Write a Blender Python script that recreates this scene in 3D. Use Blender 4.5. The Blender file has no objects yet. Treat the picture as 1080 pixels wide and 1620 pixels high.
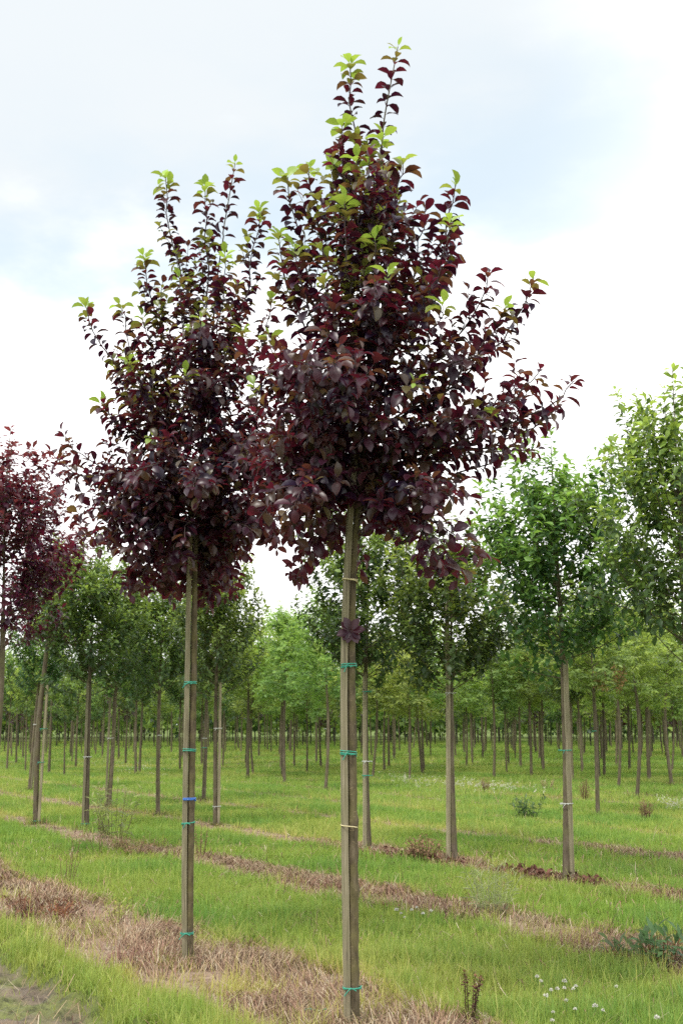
import bpy, math, random
import numpy as np

# ------------------------------------------------------------------ camera, sky, sun, exposure
sc = bpy.context.scene
COL = sc.collection
CAMH, FPX, HORIZ = 1.65, 2000.0, 1143.0          # eye height, focal length and horizon row of the 1080x1620 photograph
TILT = math.atan((HORIZ - 810.0) / FPX)
cam_d = bpy.data.cameras.new('camera')
cam = bpy.data.objects.new('camera', cam_d)
COL.objects.link(cam)
cam.location = (0, 0, CAMH)
cam.rotation_euler = (math.pi / 2 + TILT, 0, 0)
cam_d.sensor_fit = 'VERTICAL'
cam_d.sensor_height = 24.0
cam_d.lens = 24.0 * FPX / 1620.0
cam_d.clip_end = 3000
cam_d.dof.use_dof = True
cam_d.dof.focus_distance = 7.6
cam_d.dof.aperture_fstop = 4.0
sc.camera = cam

SUN_EL, SUN_AZ = math.radians(56), math.radians(215)     # azimuth clockwise from +Y: behind the camera, to the left
world = bpy.data.worlds.new('World')
sc.world = world
world.use_nodes = True
nt = world.node_tree
nt.nodes.clear()
def N(t, kind, **kw):
    n = t.nodes.new(kind)
    for k, v in kw.items():
        setattr(n, k, v)
    return n
wo = N(nt, 'ShaderNodeOutputWorld')
sky = N(nt, 'ShaderNodeTexSky', sky_type='NISHITA', sun_disc=False)
sky.sun_elevation = SUN_EL
sky.sun_rotation = SUN_AZ
bg_sky = N(nt, 'ShaderNodeBackground')
bg_sky.inputs['Strength'].default_value = 0.15
veil = N(nt, 'ShaderNodeMix', data_type='RGBA')           # thin high cloud over the blue
veil.inputs['Factor'].default_value = 0.5
nt.links.new(sky.outputs[0], veil.inputs[6])
veil.inputs[7].default_value = (5.0, 5.9, 5.9, 1)
nt.links.new(veil.outputs[2], bg_sky.inputs['Color'])
bg_cl = N(nt, 'ShaderNodeBackground')
bg_cl.inputs['Color'].default_value = (1.0, 1.0, 1.0, 1)
bg_cl.inputs['Strength'].default_value = 1.35
tc = N(nt, 'ShaderNodeTexCoord')
sep = N(nt, 'ShaderNodeSeparateXYZ')
nt.links.new(tc.outputs['Generated'], sep.inputs[0])
noi = N(nt, 'ShaderNodeTexNoise')
noi.inputs['Scale'].default_value = 3.2
noi.inputs['Detail'].default_value = 7.0
noi.inputs['Roughness'].default_value = 0.55
mp = N(nt, 'ShaderNodeMapping')
mp.inputs['Scale'].default_value = (1.0, 1.0, 2.2)
mp.inputs['Location'].default_value = (0.3, 0.0, 0.55)
nt.links.new(tc.outputs['Generated'], mp.inputs[0])
nt.links.new(mp.outputs[0], noi.inputs['Vector'])
def math_node(t, op, a, b=None, clamp=False):
    n = N(t, 'ShaderNodeMath', operation=op, use_clamp=clamp)
    for i, v in enumerate((a, b)):
        if v is None:
            continue
        if isinstance(v, (int, float)):
            n.inputs[i].default_value = v
        else:
            t.links.new(v, n.inputs[i])
    return n.outputs[0]
# a band of thin veil some 18 to 35 degrees up, where the blue shows; bright cloud below, above and to the right
def ramp_node(t, x, a, b):
    n = N(t, 'ShaderNodeMapRange', interpolation_type='SMOOTHSTEP')
    t.links.new(x, n.inputs['Value'])
    n.inputs['From Min'].default_value = a
    n.inputs['From Max'].default_value = b
    return n.outputs['Result']
nz = math_node(nt, 'MULTIPLY', math_node(nt, 'SUBTRACT', noi.outputs['Fac'], 0.5), 0.30)
zz_ = math_node(nt, 'ADD', sep.outputs['Z'], nz)
zz_ = math_node(nt, 'SUBTRACT', zz_, math_node(nt, 'MULTIPLY', sep.outputs['X'], 0.10))
veil_f = math_node(nt, 'MULTIPLY', ramp_node(nt, zz_, 0.28, 0.42), ramp_node(nt, sep.outputs['Z'], 0.66, 0.56))
veil_f = math_node(nt, 'MULTIPLY', veil_f, ramp_node(nt, math_node(nt, 'ADD', sep.outputs['X'], math_node(nt, 'MULTIPLY', nz, 0.6)), 0.44, 0.12))
blue_f = math_node(nt, 'MULTIPLY', veil_f, ramp_node(nt, zz_, 0.53, 0.40))
blue_f = math_node(nt, 'MULTIPLY', blue_f, ramp_node(nt, math_node(nt, 'ADD', noi.outputs['Fac'], math_node(nt, 'MULTIPLY', sep.outputs['X'], 0.35)), 0.34, 0.58))
cl_mix = N(nt, 'ShaderNodeMix', data_type='RGBA')
nt.links.new(math_node(nt, 'MULTIPLY', veil_f, 0.96), cl_mix.inputs['Factor'])
cl_mix.inputs[6].default_value = (1, 1, 1, 1)
cl_mix.inputs[7].default_value = (0.445, 0.475, 0.495, 1)
nt.links.new(cl_mix.outputs[2], bg_cl.inputs['Color'])
mx = N(nt, 'ShaderNodeMixShader')
nt.links.new(math_node(nt, 'MULTIPLY', blue_f, 0.62), mx.inputs[0])
nt.links.new(bg_cl.outputs[0], mx.inputs[1])
nt.links.new(bg_sky.outputs[0], mx.inputs[2])
nt.links.new(mx.outputs[0], wo.inputs['Surface'])

sun_d = bpy.data.lights.new('sun', 'SUN')
sun_d.energy = 2.0
sun_d.angle = math.radians(14)
sun_d.color = (1.0, 0.96, 0.89)
sun = bpy.data.objects.new('sun', sun_d)
COL.objects.link(sun)
sun.location = (-6, -8, 20)
sun.rotation_euler = (math.pi / 2 - SUN_EL, 0, math.pi - SUN_AZ)

sc.view_settings.view_transform = 'Standard'
sc.view_settings.look = 'None'
sc.view_settings.gamma = 1.0
sc.view_settings.use_curve_mapping = False
sc.view_settings.exposure = 0.5
sc.render.engine = 'CYCLES'
sc.cycles.max_bounces = 7
sc.cycles.diffuse_bounces = 3
sc.cycles.transmission_bounces = 5
sc.cycles.use_denoising = False

# ------------------------------------------------------------------ helpers
rng = np.random.default_rng(11)
random.seed(5)
CT, ST = math.cos(TILT), math.sin(TILT)
Z = np.array([0.0, 0.0, 1.0])

def ray(px, py):
    a, b = (px - 540.0) / FPX, (810.0 - py) / FPX
    return np.array([a, CT - b * ST, ST + b * CT])

def ground_at(px, py):
    d = ray(px, py)
    t = -CAMH / d[2]
    return d[0] * t, d[1] * t

def at_depth(px, py, y):
    d = ray(px, py)
    return np.array([0, 0, CAMH]) + d * (y / d[1])

def unit(v):
    v = np.asarray(v, float)
    return v / (np.linalg.norm(v, axis=-1, keepdims=True) + 1e-9)

def sstep(a, b, x):
    t = np.clip((x - a) / (b - a), 0, 1)
    return t * t * (3 - 2 * t)

def vnoise(x, y, seed=0):
    xi, yi = np.floor(x), np.floor(y)
    fx, fy = x - xi, y - yi
    fx, fy = fx * fx * (3 - 2 * fx), fy * fy * (3 - 2 * fy)
    def h(a, b):
        s = np.sin(a * 127.1 + b * 311.7 + seed * 74.7) * 43758.5453
        return s - np.floor(s)
    return (h(xi, yi) * (1 - fx) + h(xi + 1, yi) * fx) * (1 - fy) + (h(xi, yi + 1) * (1 - fx) + h(xi + 1, yi + 1) * fx) * fy

def fbm(x, y, seed=0, octs=3):
    s, a, t = 0, 0.5, 0
    for k in range(octs):
        s = s + a * vnoise(x * 2 ** k, y * 2 ** k, seed + k * 3)
        t += a
        a *= 0.5
    return s / t

def tag(o, label=None, cat=None, group=None, kind=None):
    if label: o['label'] = label
    if cat: o['category'] = cat
    if group: o['group'] = group
    if kind: o['kind'] = kind
    return o

def empty(name, loc, label, cat, group=None, rz=0.0):
    o = bpy.data.objects.new(name, None)
    COL.objects.link(o)
    o.empty_display_size = 0.1
    o.location = [float(v) for v in loc]
    o.rotation_euler[2] = rz
    return tag(o, label, cat, group)

class Mesh:
    """collects tubes, boxes and leaves; link() makes them ONE mesh object"""
    def __init__(s):
        s.V, s.F, s.n, s.col, s.tr = [], [], 0, [], []
    def add(s, V, F, col=None, tr=None):
        V = np.asarray(V, float).reshape(-1, 3)
        F = np.asarray(F, int)
        s.V.append(V)
        s.F.append(F + s.n)
        s.n += len(V)
        for lst, c in ((s.col, col), (s.tr, tr)):
            if c is None: c = (0.1, 0.1, 0.1)
            c = np.asarray(c, float)
            if c.ndim == 1: c = np.tile(c, (len(V), 1))
            lst.append(c)
    def tube(s, P, R, sides=8, col=None, cap=True, jag=0.0):
        P = np.asarray(P, float)
        n = len(P)
        R = np.broadcast_to(np.asarray(R, float), (n,))
        T = unit(np.gradient(P, axis=0))
        ref = np.array([1.0, 0.13, 0.07]) if abs(T[0][2]) > 0.6 else Z
        B = unit(np.cross(T, ref))
        C = np.cross(B, T)
        a = np.arange(sides) * 2 * math.pi / sides
        rad = R[:, None] * (1 + (jag * rng.normal(size=(n, sides)) if jag else 0))
        V = P[:, None, :] + rad[..., None] * (np.cos(a)[None, :, None] * B[:, None, :] + np.sin(a)[None, :, None] * C[:, None, :])
        i = np.arange(n - 1)[:, None] * sides
        j = np.arange(sides)[None, :]
        k = (j + 1) % sides
        F = np.stack([i + j, i + sides + j, i + sides + k, i + k], -1).reshape(-1, 4)
        s.add(V, F, col)
        if cap:
            m = len(V.reshape(-1, 3))
            for q, rev in ((0, False), (n - 1, True)):
                ring = V[q]
                F2 = np.stack([np.full(sides, sides), np.arange(sides), (np.arange(sides) + 1) % sides, (np.arange(sides) + 1) % sides], -1)[:, :3]
                if rev: F2 = F2[:, ::-1]
                s.add(np.vstack([ring, P[q][None]]), F2, col)
    def box(s, P, hx, hy, rz=0.0, bev=0.15, col=None, closed=True):
        """post of octagonal (bevelled square) section along the points P"""
        P = np.asarray(P, float)
        b = bev
        sec = np.array([(1, -1 + b), (1, 1 - b), (1 - b, 1), (-1 + b, 1), (-1, 1 - b), (-1, -1 + b), (-1 + b, -1), (1 - b, -1)]) * (hx, hy)
        c, q = math.cos(rz), math.sin(rz)
        sec = np.stack([sec[:, 0] * c - sec[:, 1] * q, sec[:, 0] * q + sec[:, 1] * c], -1)
        n = len(P)
        V = np.zeros((n, 8, 3))
        V[:, :, :] = P[:, None, :]
        V[:, :, :2] += sec[None]
        i = np.arange(n - 1)[:, None] * 8
        j = np.arange(8)[None, :]
        k = (j + 1) % 8
        F = np.stack([i + j, i + k, i + 8 + k, i + 8 + j], -1).reshape(-1, 4)
        s.add(V, F, col)
        s.add(V[-1], [list(range(8))], col)
    def link(s, name, mat, parent=None, smooth=True, colors=False):
        me = bpy.data.meshes.new(name)
        V = np.concatenate(s.V).astype(np.float32)
        loops = np.concatenate([f.ravel() for f in s.F]).astype(np.int32)
        sizes = np.concatenate([np.full(len(f), f.shape[1]) for f in s.F]).astype(np.int32)
        me.vertices.add(len(V))
        me.vertices.foreach_set('co', V.ravel())
        me.loops.add(len(loops))
        me.loops.foreach_set('vertex_index', loops)
        me.polygons.add(len(sizes))
        me.polygons.foreach_set('loop_start', (np.cumsum(sizes) - sizes).astype(np.int32))
        me.polygons.foreach_set('loop_total', sizes)
        me.polygons.foreach_set('use_smooth', np.full(len(sizes), smooth))
        if colors:
            for nm, lst in (('Col', s.col), ('Trans', s.tr)):
                a = me.attributes.new(nm, 'FLOAT_COLOR', 'POINT')
                c = np.concatenate(lst)
                a.data.foreach_set('color', np.hstack([c, np.ones((len(c), 1))]).astype(np.float32).ravel())
        me.update()
        me.materials.append(mat)
        o = bpy.data.objects.new(name, me)
        COL.objects.link(o)
        if parent is not None: o.parent = parent
        return o

# ------------------------------------------------------------------ materials
def new_mat(name):
    m = bpy.data.materials.new(name)
    m.use_nodes = True
    t = m.node_tree
    return m, t, t.nodes['Principled BSDF'], t.nodes['Material Output']

def leaf_mat(name, rough=0.42, spec=0.5, trans=0.4, vary=0.0):
    m, t, p, out = new_mat(name)
    a = N(t, 'ShaderNodeAttribute', attribute_name='Col')
    b = N(t, 'ShaderNodeAttribute', attribute_name='Trans')
    ca, cb = a.outputs['Color'], b.outputs['Color']
    if vary:                                                  # every tree of a row has a green of its own
        info = N(t, 'ShaderNodeObjectInfo')
        outs = []
        for c in (ca, cb):
            hs = N(t, 'ShaderNodeHueSaturation')
            t.links.new(math_node(t, 'ADD', math_node(t, 'MULTIPLY', info.outputs['Random'], vary), 1 - vary * 0.5), hs.inputs['Value'])
            t.links.new(math_node(t, 'ADD', math_node(t, 'MULTIPLY', math_node(t, 'FRACT', math_node(t, 'MULTIPLY', info.outputs['Random'], 7.3)), 0.05), 0.47), hs.inputs['Hue'])
            t.links.new(c, hs.inputs['Color'])
            outs.append(hs.outputs[0])
        ca, cb = outs
    t.links.new(ca, p.inputs['Base Color'])
    p.inputs['Roughness'].default_value = rough
    p.inputs['Specular IOR Level'].default_value = spec
    tr = N(t, 'ShaderNodeBsdfTranslucent')
    t.links.new(cb, tr.inputs['Color'])
    mix = N(t, 'ShaderNodeMixShader')
    mix.inputs[0].default_value = trans
    t.links.new(p.outputs[0], mix.inputs[1])
    t.links.new(tr.outputs[0], mix.inputs[2])
    t.links.new(mix.outputs[0], out.inputs['Surface'])
    return m

def ramp(t, stops):
    r = N(t, 'ShaderNodeValToRGB')
    e = r.color_ramp.elements
    while len(e) < len(stops): e.new(0.5)
    for i, (pos, c) in enumerate(stops):
        e[i].position = pos
        e[i].color = (*c, 1)
    return r

def bark_mat(name, stops, zs=(60, 60, 5), moss=None, rough=0.85, lent=None):
    m, t, p, out = new_mat(name)
    c = N(t, 'ShaderNodeTexCoord')
    info = N(t, 'ShaderNodeObjectInfo')
    mp = N(t, 'ShaderNodeMapping')
    mp.inputs['Scale'].default_value = zs
    t.links.new(c.outputs['Object'], mp.inputs['Vector'])
    va = N(t, 'ShaderNodeVectorMath', operation='ADD')
    t.links.new(mp.outputs[0], va.inputs[0])
    t.links.new(info.outputs['Location'], va.inputs[1])
    n1 = N(t, 'ShaderNodeTexNoise')
    n1.inputs['Scale'].default_value = 1.0
    n1.inputs['Detail'].default_value = 6
    n1.inputs['Roughness'].default_value = 0.65
    t.links.new(va.outputs[0], n1.inputs['Vector'])
    r = ramp(t, stops)
    t.links.new(n1.outputs['Fac'], r.inputs[0])
    colr = r.outputs[0]
    if moss:
        n2 = N(t, 'ShaderNodeTexNoise')
        n2.inputs['Scale'].default_value = 7.0
        n2.inputs['Detail'].default_value = 4
        t.links.new(c.outputs['Object'], n2.inputs['Vector'])
        r2 = ramp(t, [(0.44, (0, 0, 0)), (0.68, (1, 1, 1))])
        t.links.new(n2.outputs['Fac'], r2.inputs[0])
        mixc = N(t, 'ShaderNodeMix', data_type='RGBA')
        f = math_node(t, 'MULTIPLY', r2.outputs[0], 0.75)
        t.links.new(f, mixc.inputs['Factor'])
        t.links.new(colr, mixc.inputs[6])
        mixc.inputs[7].default_value = (*moss, 1)
        colr = mixc.outputs[2]
    if lent:
        vo = N(t, 'ShaderNodeTexNoise')
        mp2 = N(t, 'ShaderNodeMapping')
        mp2.inputs['Scale'].default_value = (45, 45, 110)
        t.links.new(c.outputs['Object'], mp2.inputs['Vector'])
        vo.inputs['Scale'].default_value = 1.0
        vo.inputs['Detail'].default_value = 1
        t.links.new(mp2.outputs[0], vo.inputs['Vector'])
        r3 = ramp(t, [(0.66, (0, 0, 0)), (0.72, (1, 1, 1))])
        t.links.new(vo.outputs['Fac'], r3.inputs[0])
        mixd = N(t, 'ShaderNodeMix', data_type='RGBA')
        t.links.new(math_node(t, 'MULTIPLY', r3.outputs[0], 0.7), mixd.inputs['Factor'])
        t.links.new(colr, mixd.inputs[6])
        mixd.inputs[7].default_value = (*lent, 1)
        colr = mixd.outputs[2]
    hs = N(t, 'ShaderNodeHueSaturation')
    v = math_node(t, 'ADD', math_node(t, 'MULTIPLY', info.outputs['Random'], 0.5), 0.75)
    t.links.new(v, hs.inputs['Value'])
    t.links.new(colr, hs.inputs['Color'])
    t.links.new(hs.outputs[0], p.inputs['Base Color'])
    p.inputs['Roughness'].default_value = rough
    p.inputs['Specular IOR Level'].default_value = 0.25
    bp = N(t, 'ShaderNodeBump')
    bp.inputs['Strength'].default_value = 0.5
    bp.inputs['Distance'].default_value = 0.006
    t.links.new(n1.outputs['Fac'], bp.inputs['Height'])
    t.links.new(bp.outputs[0], p.inputs['Normal'])
    return m

def plain_mat(name, c, rough=0.5):
    m, t, p, out = new_mat(name)
    tcn = N(t, 'ShaderNodeTexCoord')
    n1 = N(t, 'ShaderNodeTexNoise')
    n1.inputs['Scale'].default_value = 60
    t.links.new(tcn.outputs['Object'], n1.inputs['Vector'])
    r = ramp(t, [(0.3, tuple(v * 0.7 for v in c)), (0.7, tuple(min(1, v * 1.2) for v in c))])
    t.links.new(n1.outputs['Fac'], r.inputs[0])
    t.links.new(r.outputs[0], p.inputs['Base Color'])
    p.inputs['Roughness'].default_value = rough
    return m

M_PURPLE = leaf_mat('purple_leaf', 0.36, 0.6, 0.36)
M_LEAF = leaf_mat('green_leaf', 0.45, 0.4, 0.38, 0.38)
M_GRASS = leaf_mat('grass_blade', 0.6, 0.25, 0.35)
M_DRY = leaf_mat('dry_stalk', 0.8, 0.15, 0.2)
M_BARK = bark_mat('smooth_bark', [(0.3, (0.05, 0.04, 0.024)), (0.5, (0.105, 0.083, 0.05)), (0.72, (0.19, 0.155, 0.10))], (40, 40, 9), moss=(0.16, 0.145, 0.05), lent=(0.24, 0.19, 0.11))
M_BARK2 = bark_mat('grey_bark', [(0.3, (0.055, 0.042, 0.028)), (0.5, (0.11, 0.086, 0.06)), (0.72, (0.185, 0.155, 0.11))], (30, 30, 6), moss=(0.12, 0.115, 0.05))
M_TWIG = bark_mat('purple_twig', [(0.3, (0.06, 0.04, 0.04)), (0.7, (0.16, 0.12, 0.12))], (20, 20, 20))
M_STAKE = bark_mat('weathered_wood', [(0.32, (0.09, 0.078, 0.056)), (0.48, (0.215, 0.187, 0.12)), (0.70, (0.36, 0.32, 0.225))], (110, 110, 3), moss=(0.19, 0.18, 0.10), rough=0.9)
M_GREEN_TIE = plain_mat('green_twine', (0.03, 0.27, 0.18), 0.5)
M_BLUE_TIE = plain_mat('blue_tape', (0.03, 0.14, 0.48), 0.4)
M_PALE_TIE = plain_mat('pale_twine', (0.55, 0.48, 0.27), 0.6)
M_WHITE_TIE = plain_mat('white_tape', (0.5, 0.52, 0.48), 0.5)
M_WHITE = plain_mat('clover_white', (0.75, 0.72, 0.66), 0.7)

# ------------------------------------------------------------------ lie of the land: rows of bare soil, mown grass between, a muddy wheel track
NV = np.array([0.851, 0.525])                    # across the rows
UV = np.array([-0.525, 0.851])                   # along the rows
ROWS = [(3.98, 0.60), (6.82, 0.34), (9.2, 0.28), (11.8, 0.2)] + [(11.8 + 2.42 * k, 0.13) for k in range(1, 12)]

def fields(x, y):
    """bare (0..1), mud (0..1), height"""
    x, y = np.asarray(x, float), np.asarray(y, float)
    s = NV[0] * x + NV[1] * y
    q = UV[0] * x + UV[1] * y
    wob = (fbm(q * 0.7, s * 0.7, 3) - 0.5) * 0.55 + (fbm(x * 3.1, y * 3.1, 9) - 0.5) * 0.30
    bare = np.zeros_like(s)
    for r, hw in ROWS:
        gap = 0.55 + 0.9 * fbm(q * 0.45, s * 0 + r, 21)
        bare = np.maximum(bare, sstep(0.13, -0.13, np.abs(s - r + wob * min(1, hw * 2.2)) - hw * gap))
    mud = sstep(2.96, 2.78, s + (fbm(x * 2.5, y * 2.5, 13) - 0.5) * 0.3) * sstep(0.75, 1.0, s + wob * 0.5)
    h = (fbm(x * 0.35, y * 0.35, 5) - 0.5) * 0.06 * sstep(2, 6, np.hypot(x, y)) + (fbm(x * 5, y * 5, 7) - 0.5) * 0.035
    h = h - mud * 0.055 + mud * (fbm(x * 9, y * 9, 31) - 0.5) * 0.09
    h = h + 0.11 * np.exp(-((s - 2.90) / 0.10) ** 2) * np.clip(fbm(x * 13, y * 13, 41) - 0.35, 0, 1) * 2
    return bare, mud, h

def gz(x, y):
    return float(fields(np.array([x]), np.array([y]))[2][0])

def graded(a, b, fine, grow, lim):
    v, st = [a], fine
    while v[-1] < b:
        v.append(v[-1] + st)
        if v[-1] > lim: st *= grow
    return np.array(v)
ys = graded(3.2, 900, 0.03, 1.03, 13)
ys = np.concatenate([[-300, -80, -20, -6, 0, 2], ys])
xp = graded(0, 900, 0.03, 1.05, 4.2)
xs = np.concatenate([-xp[::-1], xp[1:]])
XX, YY = np.meshgrid(xs, ys)
bare, mud, hh = fields(XX, YY)
g = Mesh()
ny, nx = XX.shape
ii = np.arange(ny - 1)[:, None] * nx + np.arange(nx - 1)[None, :]
Fq = np.stack([ii, ii + 1, ii + nx + 1, ii + nx], -1).reshape(-1, 4)
gc = np.stack([bare, mud, np.zeros_like(bare)], -1).reshape(-1, 3)
g.add(np.stack([XX, YY, hh], -1).reshape(-1, 3), Fq, gc)
m, t, p, out = new_mat('nursery_soil')
att = N(t, 'ShaderNodeAttribute', attribute_name='Col')
sepc = N(t, 'ShaderNodeSeparateColor')
t.links.new(att.outputs['Color'], sepc.inputs[0])
tcn = N(t, 'ShaderNodeTexCoord')
def noise_tex(sc_, det=5, ro=0.6):
    n = N(t, 'ShaderNodeTexNoise')
    n.inputs['Scale'].default_value = sc_
    n.inputs['Detail'].default_value = det
    n.inputs['Roughness'].default_value = ro
    t.links.new(tcn.outputs['Object'], n.inputs['Vector'])
    return n.outputs['Fac']
nA, nB, nC = noise_tex(9, 9, 0.72), noise_tex(1.1), noise_tex(60, 4)
turf = ramp(t, [(0.3, (0.055, 0.085, 0.014)), (0.5, (0.10, 0.15, 0.024)), (0.7, (0.17, 0.19, 0.045))])
t.links.new(nA, turf.inputs[0])
soil = ramp(t, [(0.30, (0.075, 0.045, 0.032)), (0.42, (0.19, 0.125, 0.088)), (0.55, (0.34, 0.25, 0.18)), (0.75, (0.26, 0.2, 0.13))])
t.links.new(nA, soil.inputs[0])
wet = ramp(t, [(0.3, (0.075, 0.053, 0.038)), (0.46, (0.18, 0.14, 0.10)), (0.55, (0.13, 0.14, 0.045)), (0.75, (0.18, 0.20, 0.06))])
t.links.new(nB, wet.inputs[0])
def mixrgb(f, a, b):
    n = N(t, 'ShaderNodeMix', data_type='RGBA')
    t.links.new(f, n.inputs['Factor'])
    t.links.new(a, n.inputs[6])
    t.links.new(b, n.inputs[7])
    return n.outputs[2]
c1 = mixrgb(sepc.outputs[0], turf.outputs[0], soil.outputs[0])
clod = ramp(t, [(0.36, (0.35, 0.33, 0.32)), (0.5, (1, 1, 1)), (0.7, (1.25, 1.2, 1.1))])      # darker damp clods in the track
t.links.new(nA, clod.inputs[0])
wm = N(t, 'ShaderNodeMix', data_type='RGBA', blend_type='MULTIPLY')
wm.inputs['Factor'].default_value = 1.0
t.links.new(wet.outputs[0], wm.inputs[6])
t.links.new(clod.outputs[0], wm.inputs[7])
c2 = mixrgb(sepc.outputs[1], c1, wm.outputs[2])
t.links.new(c2, p.inputs['Base Color'])
rg = math_node(t, 'SUBTRACT', 0.95, math_node(t, 'MULTIPLY', sepc.outputs[1], 0.45))
t.links.new(rg, p.inputs['Roughness'])
p.inputs['Specular IOR Level'].default_value = 0.25
bp = N(t, 'ShaderNodeBump')
bp.inputs['Strength'].default_value = 0.8
bp.inputs['Distance'].default_value = 0.03
t.links.new(math_node(t, 'ADD', nA, math_node(t, 'MULTIPLY', nC, 0.5)), bp.inputs['Height'])
t.links.new(bp.outputs[0], p.inputs['Normal'])
ground = g.link('ground', m, colors=True)
tag(ground, 'field of mown turf with strips of bare brown soil under the tree rows', 'ground', kind='structure')

# ------------------------------------------------------------------ leaves and shoots
ROWS_FINE = [(0.0, 0.02), (0.14, 0.03), (0.30, 0.19), (0.52, 0.285), (0.74, 0.235), (0.90, 0.11), (1.0, 0.012)]
ROWS_MID = [(0.0, 0.02), (0.25, 0.16), (0.58, 0.25), (1.0, 0.015)]
ROWS_LOW = [(0.0, 0.02), (0.5, 0.28), (1.0, 0.015)]

def leaf_geo(O, A, C, S, wid, bend, fold, rows):
    n, R = len(O), len(rows)
    B = unit(np.cross(C, A))
    V = np.zeros((n, R, 3, 3))
    for i, (u, w) in enumerate(rows):
        k = np.maximum(bend, 1e-3)
        x, z = np.sin(k * u) / k, -(1 - np.cos(k * u)) / k
        nx_, nz_ = np.sin(k * u), np.cos(k * u)
        nor = nx_[:, None] * A + nz_[:, None] * C
        for j in (-1, 0, 1):
            V[:, i, j + 1] = O + S[:, None] * (x[:, None] * A + z[:, None] * C + (j * w * wid)[:, None] * B + (fold * abs(j) * w)[:, None] * nor)
    base = (np.arange(n) * R * 3)[:, None, None]
    i = (np.arange(R - 1) * 3)[None, :, None]
    j = np.arange(2)[None, None, :]
    F = np.stack([base + i + j, base + i + j + 1, base + i + 3 + j + 1, base + i + 3 + j], -1).reshape(-1, 4)
    return V.reshape(-1, 3), F, R * 3

def bez(S, Cc, P, n):
    u = np.linspace(0, 1, n)[:, None]
    return (1 - u) ** 2 * S + 2 * u * (1 - u) * Cc + u * u * P

def resample(P, u):
    d = np.concatenate([[0], np.cumsum(np.linalg.norm(np.diff(P, axis=0), axis=1))])
    q = np.clip(u, 0, 1) * d[-1]
    pts = np.stack([np.interp(q, d, P[:, k]) for k in range(3)], -1)
    e = max(d[-1] * 0.02, 1e-4)
    p2 = np.stack([np.interp(q + e, d, P[:, k]) for k in range(3)], -1)
    p1 = np.stack([np.interp(q - e, d, P[:, k]) for k in range(3)], -1)
    return pts, unit(p2 - p1), d[-1]

PAL = {   # base colour, light coming through: new leaf, half-grown, young red, old
    'purple': [((0.24, 0.36, 0.065), (0.48, 0.66, 0.085)), ((0.125, 0.125, 0.04), (0.36, 0.34, 0.055)),
               ((0.048, 0.012, 0.025), (0.19, 0.016, 0.034)), ((0.0165, 0.0085, 0.027), (0.052, 0.005, 0.021))],
    'red':    [((0.10, 0.035, 0.04), (0.3, 0.06, 0.06)), ((0.08, 0.016, 0.036), (0.27, 0.02, 0.055)),
               ((0.052, 0.011, 0.032), (0.17, 0.011, 0.042)), ((0.026, 0.009, 0.026), (0.09, 0.007, 0.03))],
    'dark':   [((0.20, 0.31, 0.07), (0.42, 0.58, 0.09)), ((0.12, 0.20, 0.05), (0.30, 0.44, 0.07)),
               ((0.052, 0.10, 0.033), (0.14, 0.24, 0.045)), ((0.03, 0.066, 0.027), (0.075, 0.15, 0.032))],
    'light':  [((0.28, 0.39, 0.08), (0.48, 0.64, 0.10)), ((0.21, 0.31, 0.07), (0.42, 0.58, 0.09)),
               ((0.145, 0.235, 0.06), (0.32, 0.47, 0.075)), ((0.095, 0.17, 0.048), (0.24, 0.37, 0.06))],
    'dusk':   [((0.06, 0.03, 0.03), (0.14, 0.03, 0.03)), ((0.05, 0.025, 0.03), (0.12, 0.02, 0.03)),
               ((0.04, 0.02, 0.028), (0.1, 0.015, 0.02)), ((0.03, 0.016, 0.024), (0.08, 0.012, 0.02))],
}

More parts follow.
